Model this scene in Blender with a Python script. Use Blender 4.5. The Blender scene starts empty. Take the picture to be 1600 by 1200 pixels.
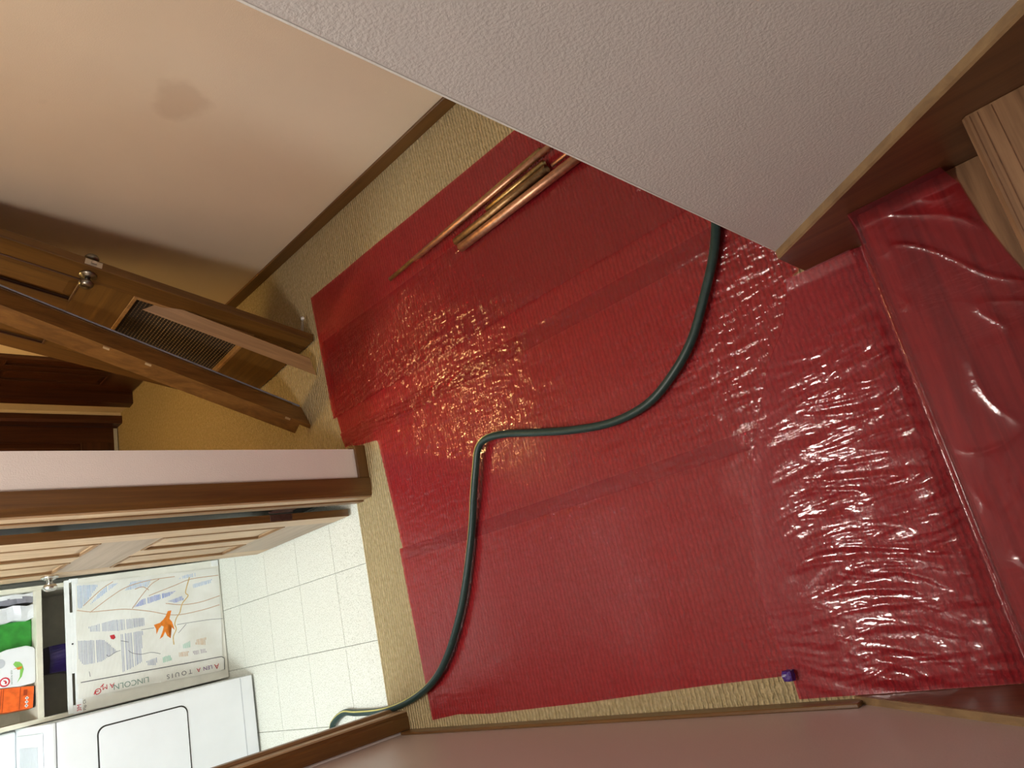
import bpy, bmesh, math, random
import numpy as np
from mathutils import Vector, Matrix

scene = bpy.context.scene
C = scene.collection
random.seed(7)
PI = math.pi

# ---------------------------------------------------------------- camera
cam_data = bpy.data.cameras.new('camera')
cam_data.sensor_width = 36.0
cam_data.lens = 24.978
cam_data.clip_start = 0.02
cam = bpy.data.objects.new('camera', cam_data)
C.objects.link(cam)
RIGHT = Vector((0.69333997, -0.21215819, -0.68867161))
DOWN = Vector((-0.34758056, -0.93561776, -0.06170216))
FWD = Vector((-0.63124277, 0.28214944, -0.72244326))
m = Matrix.Identity(4)
for i in range(3):
    m[i][0] = RIGHT[i]; m[i][1] = -DOWN[i]; m[i][2] = -FWD[i]
m[2][3] = 1.737
cam.matrix_world = m
scene.camera = cam

# ---------------------------------------------------------------- world and exposure
world = bpy.data.worlds.new('world'); scene.world = world
world.use_nodes = True
bg = world.node_tree.nodes['Background']
bg.inputs['Color'].default_value = (0.9, 0.95, 1.0, 1)
bg.inputs['Strength'].default_value = 0.35
scene.view_settings.view_transform = 'Standard'
scene.view_settings.look = 'None'
scene.view_settings.gamma = 1.0
scene.view_settings.use_curve_mapping = False
scene.view_settings.exposure = 0.60
scene.cycles.max_bounces = 8
scene.cycles.diffuse_bounces = 4
scene.cycles.glossy_bounces = 3
scene.cycles.transparent_max_bounces = 8

# lamp settings used by the ceiling lamp builder below: place, colour, emission strength
LAMPS = [
    ('flush glass dome lamp on the ceiling above the red film', (-1.50, 0.08, 2.44), (1.0, 0.925, 0.84), 56.0, 0.17),
    ('warm glass dome lamp on the ceiling at the hall end', (-3.95, 1.30, 2.44), (1.0, 0.665, 0.255), 64.0, 0.13),
    ('bright round ceiling lamp inside the laundry room', (-2.69, -0.45, 2.44), (0.87, 0.97, 1.0), 84.0, 0.16),
    ('glass dome lamp on the ceiling over the upper stairs', (0.95, 0.05, 2.44), (1.0, 0.95, 0.90), 22.0, 0.15),
]

# ---------------------------------------------------------------- helpers
def link(o, parent=None):
    C.objects.link(o)
    if parent is not None: o.parent = parent
    return o

def empty(name, loc=(0, 0, 0), mat=None):
    o = bpy.data.objects.new(name, None)
    o.empty_display_size = 0.1
    C.objects.link(o)
    if mat is not None: o.matrix_world = mat
    else: o.location = loc
    return o

def tag(o, label=None, cat=None, group=None, kind=None):
    if label: o['label'] = label
    if cat: o['category'] = cat
    if group: o['group'] = group
    if kind: o['kind'] = kind
    return o

def mesh_obj(name, verts, faces, mat, parent=None, smooth=False):
    me = bpy.data.meshes.new(name)
    me.from_pydata([tuple(v) for v in verts], [], faces)
    bm = bmesh.new(); bm.from_mesh(me)
    bmesh.ops.recalc_face_normals(bm, faces=bm.faces)
    bm.to_mesh(me); bm.free()
    if smooth:
        for p in me.polygons: p.use_smooth = True
    me.materials.append(mat)
    return link(bpy.data.objects.new(name, me), parent)

def bm_obj(name, bm, mat, parent=None, smooth=False):
    bmesh.ops.recalc_face_normals(bm, faces=bm.faces)
    me = bpy.data.meshes.new(name); bm.to_mesh(me); bm.free()
    if smooth:
        for p in me.polygons: p.use_smooth = True
    me.materials.append(mat)
    return link(bpy.data.objects.new(name, me), parent)

def add_box(bm, a, b, bevel=0.0, seg=1):
    x0, y0, z0 = [min(a[i], b[i]) for i in range(3)]
    x1, y1, z1 = [max(a[i], b[i]) for i in range(3)]
    vs = [bm.verts.new(p) for p in ((x0,y0,z0),(x1,y0,z0),(x1,y1,z0),(x0,y1,z0),(x0,y0,z1),(x1,y0,z1),(x1,y1,z1),(x0,y1,z1))]
    fs = [bm.faces.new([vs[i] for i in f]) for f in ((3,2,1,0),(4,5,6,7),(0,1,5,4),(1,2,6,5),(2,3,7,6),(3,0,4,7))]
    if bevel > 0:
        es = list({e for f in fs for e in f.edges})
        bmesh.ops.bevel(bm, geom=es, offset=bevel, segments=seg, affect='EDGES', profile=0.6)

def box(name, a, b, mat, parent=None, bevel=0.0, seg=1, smooth=False):
    bm = bmesh.new(); add_box(bm, a, b, bevel, seg)
    return bm_obj(name, bm, mat, parent, smooth)

def boxes(name, lst, mat, parent=None, bevel=0.0):
    bm = bmesh.new()
    for a, b in lst: add_box(bm, a, b, bevel)
    return bm_obj(name, bm, mat, parent)

def prism(name, poly, vec, mat, parent=None, bevel=0.0, smooth=False):
    """closed polygon (3d points) swept along vec"""
    bm = bmesh.new()
    v = Vector(vec)
    lo = [bm.verts.new(Vector(p)) for p in poly]
    hi = [bm.verts.new(Vector(p) + v) for p in poly]
    n = len(poly)
    bm.faces.new(lo); bm.faces.new(hi[::-1])
    for i in range(n): bm.faces.new((lo[i], lo[(i+1) % n], hi[(i+1) % n], hi[i]))
    if bevel > 0:
        bmesh.ops.bevel(bm, geom=list(bm.edges), offset=bevel, segments=2, affect='EDGES', profile=0.6)
    bmesh.ops.triangulate(bm, faces=[f for f in bm.faces if len(f.verts) > 4])
    return bm_obj(name, bm, mat, parent, smooth)

def lathe(name, prof, mat, parent=None, axis='z', loc=(0,0,0), n=32, smooth=True):
    """prof: (radius, height) pairs"""
    vs, fs = [], []
    for r, h in prof:
        for k in range(n):
            a = 2*PI*k/n; p = (r*math.cos(a), r*math.sin(a), h)
            if axis == 'y': p = (p[0], p[2], p[1])
            if axis == 'x': p = (p[2], p[0], p[1])
            vs.append((p[0]+loc[0], p[1]+loc[1], p[2]+loc[2]))
    for i in range(len(prof)-1):
        for k in range(n):
            fs.append((i*n+k, i*n+(k+1) % n, (i+1)*n+(k+1) % n, (i+1)*n+k))
    fs.append(tuple(range(n))); fs.append(tuple((len(prof)-1)*n+k for k in range(n)))
    return mesh_obj(name, vs, fs, mat, parent, smooth)

def smooth_path(pts, n=12):
    out = []
    P = [Vector(p) for p in pts]
    P = [2*P[0]-P[1]] + P + [2*P[-1]-P[-2]]
    for i in range(1, len(P)-2):
        a, b, c, d = P[i-1], P[i], P[i+1], P[i+2]
        for k in range(n):
            t = k/n
            out.append(0.5*((2*b)+(c-a)*t+(2*a-5*b+4*c-d)*t*t+(3*b-a-3*c+d)*t**3))
    out.append(P[-2])
    return out

def frames(path):
    fr = []
    for i, p in enumerate(path):
        t = (path[min(i+1, len(path)-1)]-path[max(i-1, 0)]).normalized()
        s = Vector((0, 0, 1)).cross(t)
        s = s.normalized() if s.length > 1e-4 else Vector((1, 0, 0))
        fr.append((p, t, s, t.cross(s).normalized()))
    return fr

def tube(name, path, r, mat, parent=None, n=14, a0=0.0, a1=None, rr=None):
    """round tube, or with a0..a1 a strip of its skin"""
    vs, fs = [], []
    full = a1 is None
    m_ = n if full else n+1
    for p, t, s, u in frames(path):
        for k in range(m_):
            a = 2*PI*k/n if full else a0+(a1-a0)*k/n
            vs.append(p+s*(r*math.cos(a))+u*((rr or r)*math.sin(a)))
    for i in range(len(path)-1):
        for k in range(n):
            k2 = (k+1) % m_
            fs.append((i*m_+k, i*m_+k2, (i+1)*m_+k2, (i+1)*m_+k))
    if full:
        fs.append(tuple(range(n))); fs.append(tuple((len(path)-1)*n+k for k in range(n)))
    return mesh_obj(name, vs, fs, mat, parent, True)

def hollow_pipe(name, a, b, r, wall, mat, parent=None, n=28):
    a, b = Vector(a), Vector(b)
    t = (b-a).normalized(); s = Vector((0,0,1)).cross(t).normalized(); u = t.cross(s)
    vs, fs = [], []
    for p, rad in ((a+t*0.0006, r-0.0006), (a, r-0.0012), (a, r-wall), (b, r-wall), (b, r), (a+t*0.0012, r)):
        for k in range(n):
            an = 2*PI*k/n; vs.append(p+s*(rad*math.cos(an))+u*(rad*math.sin(an)))
    for i in range(6):
        j = (i+1) % 6
        for k in range(n): fs.append((i*n+k, i*n+(k+1) % n, j*n+(k+1) % n, j*n+k))
    o = mesh_obj(name, vs, fs, mat, parent)
    for p in o.data.polygons: p.use_smooth = len(p.vertices) == 4
    for e in o.data.edges: pass
    return o

def text_obj(name, body, size, mat, parent, local, extrude=0.0003, shear=0.0):
    cu = bpy.data.curves.new(name, 'FONT'); cu.body = body; cu.size = size; cu.extrude = extrude; cu.shear = shear
    tmp = bpy.data.objects.new(name+'_tmp', cu); C.objects.link(tmp)
    dg = bpy.context.evaluated_depsgraph_get()
    me = bpy.data.meshes.new_from_object(tmp.evaluated_get(dg))
    bpy.data.objects.remove(tmp); bpy.data.curves.remove(cu)
    me.transform(local)
    me.materials.clear(); me.materials.append(mat)
    me.name = name
    return link(bpy.data.objects.new(name, me), parent)

def rrect(w, h, r, n=6):
    pts = []
    for cx, cy, a0 in ((w/2-r, h/2-r, 0), (-w/2+r, h/2-r, 90), (-w/2+r, -h/2+r, 180), (w/2-r, -h/2+r, 270)):
        for k in range(n+1):
            a = math.radians(a0+90*k/n); pts.append((cx+r*math.cos(a), cy+r*math.sin(a)))
    return pts

# value noise on a lattice (for wrinkled film and crumpled things)
_rng = np.random.RandomState(5)
_T = _rng.rand(256, 256)
def vnoise(x, y):
    xi = np.floor(x).astype(int); yi = np.floor(y).astype(int)
    fx = x-xi; fy = y-yi
    fx = fx*fx*fx*(fx*(fx*6-15)+10); fy = fy*fy*fy*(fy*(fy*6-15)+10)
    g = lambda a, b: _T[a % 256, b % 256]
    return (g(xi, yi)*(1-fx)+g(xi+1, yi)*fx)*(1-fy)+(g(xi, yi+1)*(1-fx)+g(xi+1, yi+1)*fx)*fy

_G = _rng.rand(256, 256)*2*math.pi
def pnoise(x, y):
    xi = np.floor(x).astype(int); yi = np.floor(y).astype(int)
    fx = x-xi; fy = y-yi
    u = fx*fx*fx*(fx*(fx*6-15)+10); v = fy*fy*fy*(fy*(fy*6-15)+10)
    def g(i, j):
        an = _G[(xi+i) % 256, (yi+j) % 256]
        return np.cos(an)*(fx-i)+np.sin(an)*(fy-j)
    n = (g(0, 0)*(1-u)+g(1, 0)*u)*(1-v)+(g(0, 1)*(1-u)+g(1, 1)*u)*v
    return np.clip(0.5+0.75*n, 0, 1)

# ---------------------------------------------------------------- materials
def nodemat(name):
    mt = bpy.data.materials.new(name); mt.use_nodes = True
    nt = mt.node_tree
    return mt, nt, nt.nodes['Principled BSDF']

def N(nt, typ, **kw):
    nd = nt.nodes.new(typ)
    for k, v in kw.items():
        if hasattr(nd, k): setattr(nd, k, v)
        else: nd.inputs[k.replace('_', ' ')].default_value = v
    return nd

def coords(nt, scale=(1,1,1), rot=(0,0,0)):
    tc = nt.nodes.new('ShaderNodeTexCoord'); mp = nt.nodes.new('ShaderNodeMapping')
    mp.inputs['Scale'].default_value = scale; mp.inputs['Rotation'].default_value = rot
    nt.links.new(tc.outputs['Object'], mp.inputs['Vector'])
    return mp.outputs['Vector']

def noise(nt, vec, scale, detail=3.0, rough=0.5, dist=0.0):
    nd = nt.nodes.new('ShaderNodeTexNoise')
    nd.inputs['Scale'].default_value = scale; nd.inputs['Detail'].default_value = detail
    nd.inputs['Roughness'].default_value = rough; nd.inputs['Distortion'].default_value = dist
    nt.links.new(vec, nd.inputs['Vector'])
    return nd.outputs['Fac']

def ramp(nt, fac, stops):
    nd = nt.nodes.new('ShaderNodeValToRGB')
    el = nd.color_ramp.elements
    while len(el) < len(stops): el.new(0.5)
    for e, (p, c) in zip(el, stops):
        e.position = p; e.color = (*c, 1) if len(c) == 3 else c
    nt.links.new(fac, nd.inputs['Fac'])
    return nd.outputs['Color']

def bump(nt, h, strength, dist, prev=None):
    nd = nt.nodes.new('ShaderNodeBump')
    nd.inputs['Strength'].default_value = strength; nd.inputs['Distance'].default_value = dist
    nt.links.new(h, nd.inputs['Height'])
    if prev is not None: nt.links.new(prev, nd.inputs['Normal'])
    return nd.outputs['Normal']

def math_n(nt, op, a, b=None, clamp=False):
    nd = nt.nodes.new('ShaderNodeMath'); nd.operation = op; nd.use_clamp = clamp
    for i, v in enumerate((a, b)):
        if v is None: continue
        if isinstance(v, (int, float)): nd.inputs[i].default_value = v
        else: nt.links.new(v, nd.inputs[i])
    return nd.outputs[0]

def mixc(nt, fac, a, b):
    nd = nt.nodes.new('ShaderNodeMix'); nd.data_type = 'RGBA'
    for s, v in ((nd.inputs['Factor'], fac), (nd.inputs[6], a), (nd.inputs[7], b)):
        if isinstance(v, (int, float)): s.default_value = v
        elif isinstance(v, tuple): s.default_value = (*v, 1)
        else: nt.links.new(v, s)
    return nd.outputs[2]

def plain(name, col, rough=0.5, metal=0.0, var=0.08, nscale=40, bmp=0.0, spec=0.5):
    mt, nt, b = nodemat(name)
    vec = coords(nt)
    f = noise(nt, vec, nscale, 4)
    lo = tuple(max(0, c*(1-var)) for c in col); hi = tuple(min(1, c*(1+var)) for c in col)
    nt.links.new(ramp(nt, f, [(0.3, lo), (0.7, hi)]), b.inputs['Base Color'])
    b.inputs['Roughness'].default_value = rough; b.inputs['Metallic'].default_value = metal
    b.inputs['Specular IOR Level'].default_value = spec
    if bmp > 0: nt.links.new(bump(nt, f, 0.5, bmp), b.inputs['Normal'])
    return mt

def wood(name, dark, light, axis='z', rough=0.4, grain=1.0, coat=0.0):
    mt, nt, b = nodemat(name)
    sc = {'x': (1.2, 22, 22), 'y': (22, 1.2, 22), 'z': (22, 22, 1.2)}[axis]
    vec = coords(nt, tuple(s*grain for s in sc))
    f1 = noise(nt, vec, 1.0, 5, 0.6, 1.2)
    f2 = noise(nt, vec, 6.0, 3, 0.6)
    col = ramp(nt, f1, [(0.30, dark), (0.50, tuple(0.5*(d+l) for d, l in zip(dark, light))), (0.70, light)])
    col = mixc(nt, math_n(nt, 'MULTIPLY', ramp(nt, f2, [(0.45, (0, 0, 0)), (0.75, (1, 1, 1))]), 0.35), col, dark)
    nt.links.new(col, b.inputs['Base Color'])
    b.inputs['Roughness'].default_value = rough
    b.inputs['Coat Weight'].default_value = coat; b.inputs['Coat Roughness'].default_value = 0.25
    nt.links.new(bump(nt, f2, 0.25, 0.0008), b.inputs['Normal'])
    return mt

def paint(name, col, peel=0.5, stain=None, rough=0.6):
    mt, nt, b = nodemat(name)
    vec = coords(nt)
    big = noise(nt, vec, 2.2, 4)
    base = ramp(nt, big, [(0.3, tuple(c*0.96 for c in col)), (0.7, tuple(min(1, c*1.03) for c in col))])
    smudge = ramp(nt, noise(nt, vec, 9.0, 6, 0.65), [(0.66, (0, 0, 0)), (0.80, (1, 1, 1))])
    base = mixc(nt, math_n(nt, 'MULTIPLY', smudge, 0.18), base, tuple(c*0.7 for c in col))
    if stain:
        for (sx, sy, sz), rad, sc_, amt in stain:
            tc = nt.nodes.new('ShaderNodeTexCoord'); vm = nt.nodes.new('ShaderNodeVectorMath'); vm.operation = 'SUBTRACT'
            nt.links.new(tc.outputs['Object'], vm.inputs[0]); vm.inputs[1].default_value = (sx, sy, sz)
            ml = nt.nodes.new('ShaderNodeVectorMath'); ml.operation = 'MULTIPLY'; ml.inputs[1].default_value = (1/rad[0], 0, 1/rad[1])
            nt.links.new(vm.outputs[0], ml.inputs[0])
            ln = nt.nodes.new('ShaderNodeVectorMath'); ln.operation = 'LENGTH'; nt.links.new(ml.outputs[0], ln.inputs[0])
            d = math_n(nt, 'ADD', ln.outputs['Value'], math_n(nt, 'MULTIPLY', noise(nt, vec, 9.0, 4), 0.9))
            mk = ramp(nt, d, [(0.75, (1, 1, 1)), (1.0, (0, 0, 0))])
            base = mixc(nt, math_n(nt, 'MULTIPLY', mk, amt), base, sc_)
    nt.links.new(base, b.inputs['Base Color'])
    b.inputs['Roughness'].default_value = rough
    p1 = noise(nt, vec, 240.0, 3, 0.5)
    nt.links.new(bump(nt, p1, peel, 0.004), b.inputs['Normal'])
    return mt

def film_mat(name, w1, w2, s1, s2, rot=0.0, rough=0.10, diff=0.17):
    """thin red plastic film: tinted see-through skin with a glossy, finely wrinkled surface"""
    mt = bpy.data.materials.new(name); mt.use_nodes = True
    nt = mt.node_tree; nt.nodes.clear()
    out = nt.nodes.new('ShaderNodeOutputMaterial')
    va = coords(nt, (w1*0.16, w1, w1), (0, 0, rot))
    vb = coords(nt, (w2*0.45, w2, w2), (0, 0, rot*0.5-0.2))
    big = noise(nt, coords(nt, (1.3, 2.1, 1)), 1.6, 2)
    amp = ramp(nt, big, [(0.38, (0.25, 0.25, 0.25)), (0.66, (1, 1, 1))])
    n1 = noise(nt, va, 1.0, 3, 0.55, 1.4)
    rid = math_n(nt, 'ABSOLUTE', math_n(nt, 'SUBTRACT', n1, 0.5))
    n2 = noise(nt, vb, 1.0, 4, 0.6, 0.8)
    h1 = math_n(nt, 'MULTIPLY', rid, amp)
    nb = bump(nt, h1, s1, 0.012)
    nb = bump(nt, math_n(nt, 'MULTIPLY', n2, amp), s2, 0.004, nb)
    tr = nt.nodes.new('ShaderNodeBsdfTransparent'); tr.inputs['Color'].default_value = (0.885, 0.165, 0.225, 1)
    df = nt.nodes.new('ShaderNodeBsdfDiffuse'); df.inputs['Color'].default_value = (0.40, 0.028, 0.045, 1)
    nt.links.new(nb, df.inputs['Normal'])
    m1 = nt.nodes.new('ShaderNodeMixShader'); m1.inputs[0].default_value = diff
    nt.links.new(tr.outputs[0], m1.inputs[1]); nt.links.new(df.outputs[0], m1.inputs[2])
    gl = nt.nodes.new('ShaderNodeBsdfGlossy'); gl.inputs['Roughness'].default_value = rough
    gl.inputs['Color'].default_value = (1, 0.93, 0.93, 1)
    nt.links.new(nb, gl.inputs['Normal'])
    fr = nt.nodes.new('ShaderNodeFresnel'); fr.inputs['IOR'].default_value = 1.45
    m2 = nt.nodes.new('ShaderNodeMixShader')
    nt.links.new(fr.outputs[0], m2.inputs[0]); nt.links.new(m1.outputs[0], m2.inputs[1]); nt.links.new(gl.outputs[0], m2.inputs[2])
    sheen = nt.nodes.new('ShaderNodeBsdfGlossy'); sheen.inputs['Roughness'].default_value = 0.48
    nt.links.new(nb, sheen.inputs['Normal'])
    m3 = nt.nodes.new('ShaderNodeMixShader'); m3.inputs[0].default_value = 0.018
    nt.links.new(m2.outputs[0], m3.inputs[1]); nt.links.new(sheen.outputs[0], m3.inputs[2])
    nt.links.new(m3.outputs[0], out.inputs['Surface'])
    return mt

def carpet_mat():
    mt, nt, b = nodemat('carpet_berber')
    vec = coords(nt)
    wv = nt.nodes.new('ShaderNodeTexWave'); wv.wave_type = 'BANDS'; wv.bands_direction = 'X'; wv.wave_profile = 'SIN'
    wv.inputs['Scale'].default_value = 22.0; wv.inputs['Distortion'].default_value = 3.0
    wv.inputs['Detail'].default_value = 3; wv.inputs['Detail Scale'].default_value = 2.2
    nt.links.new(vec, wv.inputs['Vector'])
    rib = wv.outputs['Fac']
    loops = noise(nt, coords(nt, (1, 0.55, 1)), 190.0, 3, 0.6)
    fleck = noise(nt, vec, 60.0, 4, 0.6)
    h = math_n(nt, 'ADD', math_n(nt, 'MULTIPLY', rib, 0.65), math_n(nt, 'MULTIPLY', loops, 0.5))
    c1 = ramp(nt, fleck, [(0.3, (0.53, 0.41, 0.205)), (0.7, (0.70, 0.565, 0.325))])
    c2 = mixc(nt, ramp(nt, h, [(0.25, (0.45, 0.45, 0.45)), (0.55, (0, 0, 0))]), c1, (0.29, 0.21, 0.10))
    nt.links.new(c2, b.inputs['Base Color'])
    b.inputs['Roughness'].default_value = 0.95; b.inputs['Specular IOR Level'].default_value = 0.1
    nt.links.new(bump(nt, h, 1.0, 0.014), b.inputs['Normal'])
    return mt

def vinyl_mat():
    mt, nt, b = nodemat('vinyl_tile_speckled')
    vec = coords(nt)
    f = noise(nt, vec, 230.0, 3, 0.7)
    f2 = noise(nt, vec, 30.0, 3)
    c = ramp(nt, f, [(0.36, (0.42, 0.42, 0.35)), (0.47, (0.74, 0.75, 0.67)), (0.62, (0.82, 0.83, 0.77))])
    c = mixc(nt, math_n(nt, 'MULTIPLY', f2, 0.25), c, (0.70, 0.70, 0.58))
    nt.links.new(c, b.inputs['Base Color']); b.inputs['Roughness'].default_value = 0.35
    return mt

def emit(name, col, strength):
    mt = bpy.data.materials.new(name); mt.use_nodes = True
    nt = mt.node_tree; nt.nodes.clear()
    o = nt.nodes.new('ShaderNodeOutputMaterial'); e = nt.nodes.new('ShaderNodeEmission')
    e.inputs['Color'].default_value = (*col, 1); e.inputs['Strength'].default_value = strength
    nt.links.new(e.outputs[0], o.inputs['Surface'])
    return mt

DK, LT = (0.085, 0.034, 0.007), (0.165, 0.074, 0.016)
M = dict(
    carpet=carpet_mat(), vinyl=vinyl_mat(),
    subfloor=plain('seam_grey', (0.22, 0.22, 0.18), 0.8),
    wall_cream=paint('paint_cream', (0.78, 0.665, 0.505), 0.12, [((-1.97, 1.812, 0.83), (0.19, 0.23), (0.55, 0.41, 0.28), 0.40)]),
    wall_grey=paint('paint_grey', (0.63, 0.625, 0.60), 0.32),
    wall_pink=paint('paint_pink', (0.80, 0.725, 0.675), 0.25),
    wall_mauve=paint('paint_mauve', (0.50, 0.40, 0.37), 0.10, rough=0.38),
    wall_white=paint('paint_white', (0.80, 0.82, 0.78), 0.2),
    ceiling=paint('paint_ceiling', (0.80, 0.78, 0.74), 0.6),
    trim_z=wood('trim_wood_upright', DK, LT, 'z', 0.35, coat=0.3),
    trim_x=wood('trim_wood_along_x', DK, LT, 'x', 0.35, coat=0.3),
    trim_y=wood('trim_wood_along_y', DK, LT, 'y', 0.35, coat=0.3),
    skirt=wood('stair_skirt_wood', (0.075, 0.031, 0.012), (0.165, 0.072, 0.027), 'x', 0.38, coat=0.2),
    cap=wood('stair_cap_wood', (0.17, 0.10, 0.045), (0.29, 0.185, 0.085), 'x', 0.45),
    oak=wood('oak_tread', (0.105, 0.050, 0.022), (0.37, 0.21, 0.105), 'y', 0.38),
    reddoor_z=wood('hall_door_wood_upright', (0.035, 0.009, 0.004), (0.085, 0.026, 0.009), 'z', 0.4, coat=0.2),
    reddoor_x=wood('hall_door_wood_rail', (0.035, 0.009, 0.004), (0.085, 0.026, 0.009), 'x', 0.4, coat=0.2),
    lean_z=wood('loose_door_wood_upright', (0.070, 0.029, 0.004), (0.165, 0.076, 0.012), 'z', 0.5),
    lean_x=wood('loose_door_wood_rail', (0.080, 0.035, 0.005), (0.18, 0.086, 0.014), 'x', 0.5),
    jambw=wood('loose_jamb_wood', (0.13, 0.055, 0.010), (0.31, 0.150, 0.035), 'z', 0.45),
    castrim=wood('loose_casing_wood', (0.19, 0.095, 0.030), (0.40, 0.225, 0.085), 'z', 0.5),
    tan_z=wood('laundry_door_wood_upright', (0.36, 0.225, 0.115), (0.60, 0.42, 0.25), 'z', 0.4),
    tan_x=wood('laundry_door_wood_rail', (0.27, 0.185, 0.12), (0.42, 0.315, 0.22), 'x', 0.4),  # greyer than the stiles: light reflecting off the rails put into the colour
    tanedge=wood('panel_edge_wood', (0.16, 0.085, 0.035), (0.30, 0.17, 0.08), 'z', 0.4),
    rawwood=wood('raw_wood', (0.42, 0.30, 0.16), (0.62, 0.47, 0.28), 'z', 0.6),
    pewter=plain('pewter', (0.25, 0.23, 0.19), 0.30, 1.0, 0.15, 15),
    nickel=plain('nickel', (0.62, 0.60, 0.56), 0.22, 1.0, 0.08, 15),
    bronze=plain('hinge_bronze', (0.10, 0.055, 0.045), 0.4, 0.6, 0.2, 60),
    steel=plain('steel', (0.6, 0.58, 0.52), 0.3, 1.0),
    black=plain('black_gloss', (0.012, 0.014, 0.016), 0.22),
    dark=plain('dark_gap', (0.02, 0.018, 0.015), 0.7),
    meshwire=plain('grille_wire', (0.16, 0.105, 0.05), 0.45, 0.3, 0.3, 300),
    meshback=plain('grille_backing', (0.022, 0.015, 0.010), 0.9),
    copper=plain('copper', (0.56, 0.30, 0.185), 0.40, 1.0, 0.22, 55),
    copper_old=plain('copper_tarnished', (0.33, 0.20, 0.095), 0.42, 1.0, 0.35, 70),
    brass=plain('copper_yellow', (0.47, 0.31, 0.12), 0.38, 1.0, 0.25, 60),
    hose=plain('hose_green', (0.010, 0.036, 0.032), 0.42, 0.0, 0.2, 90),
    hose_stripe=plain('hose_yellow', (0.55, 0.50, 0.16), 0.5),
    white=plain('white_enamel', (0.86, 0.89, 0.92), 0.25, 0, 0.02, 8),
    whiteplastic=plain('white_plastic', (0.84, 0.86, 0.88), 0.35, 0, 0.03, 12),
    greyplastic=plain('grey_plastic', (0.55, 0.58, 0.62), 0.4, 0, 0.05),
    shelf=plain('cream_laminate', (0.74, 0.71, 0.58), 0.45, 0, 0.06, 25),
    board=plain('pad_backing_card', (0.78, 0.77, 0.69), 0.7, 0, 0.05, 18),
    cover=plain('pad_top_card', (0.84, 0.86, 0.85), 0.6, 0, 0.03, 18),
    cardboard=plain('brown_card', (0.42, 0.30, 0.17), 0.8, 0, 0.15, 50),
    green=plain('green_pack', (0.035, 0.26, 0.035), 0.4, 0, 0.25, 25),
    orange=plain('orange_pack', (0.80, 0.135, 0.022), 0.35, 0, 0.25, 30),
    orange_dk=plain('orange_dark', (0.42, 0.055, 0.012), 0.4),
    purplebag=plain('purple_bag', (0.035, 0.018, 0.14), 0.3, 0, 0.3, 20),
    purple=plain('purple_lump', (0.050, 0.014, 0.17), 0.35, 0, 0.5, 150),
    bagwhite=plain('bag_white', (0.78, 0.80, 0.84), 0.35, 0, 0.05, 20),
    baggrey=plain('bag_grey', (0.22, 0.22, 0.26), 0.35, 0, 0.2, 30),
    whitetip=plain('rubber_white', (0.85, 0.85, 0.82), 0.5),
)
INK = {k: plain('ink_'+k, c, 0.8, 0, 0.12, 90) for k, c in dict(
    lightblue=(0.36, 0.50, 0.72), blue=(0.14, 0.24, 0.62), greyblue=(0.33, 0.37, 0.50), green=(0.20, 0.55, 0.40),
    tan=(0.66, 0.46, 0.28), mauve=(0.42, 0.36, 0.40), orange=(0.72, 0.20, 0.015), red=(0.48, 0.02, 0.03),
    brown=(0.55, 0.38, 0.26), dark=(0.16, 0.16, 0.17), ochre=(0.62, 0.44, 0.17), greengrey=(0.22, 0.32, 0.27),
    purple=(0.20, 0.09, 0.28), logo=(0.60, 0.03, 0.05), black=(0.03, 0.03, 0.03), leaf=(0.22, 0.52, 0.10)).items()}
def sheet_mat():
    mt, nt, b = nodemat('corrugated_drawing_sheet')
    vec = coords(nt)
    wv = nt.nodes.new('ShaderNodeTexWave'); wv.bands_direction = 'Y'; wv.inputs['Scale'].default_value = 50.0
    wv.inputs['Distortion'].default_value = 0.3; nt.links.new(vec, wv.inputs['Vector'])
    f = noise(nt, vec, 7.0, 4)
    nt.links.new(ramp(nt, f, [(0.3, (0.74, 0.73, 0.66)), (0.7, (0.86, 0.86, 0.82))]), b.inputs['Base Color'])
    b.inputs['Roughness'].default_value = 0.8
    nt.links.new(bump(nt, wv.outputs['Fac'], 0.3, 0.002), b.inputs['Normal'])
    return mt
M['sheet'] = sheet_mat()
FILM_FLAT = film_mat('red_film_flat', 50, 130, 0.35, 0.07, 0.10, 0.05)
FILM_LOOSE = film_mat('red_film_loose', 36, 110, 0.25, 0.06, -0.05, 0.06, 0.34)
FILM_STEP = film_mat('red_film_step', 16, 120, 0.25, 0.15, 0.3, 0.12, 0.14)

# ================================================================ the setting
def struct(o, label, cat='structure'):
    o['kind'] = 'structure'; o['label'] = label; o['category'] = cat
    return o

CEIL = 2.44
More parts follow.
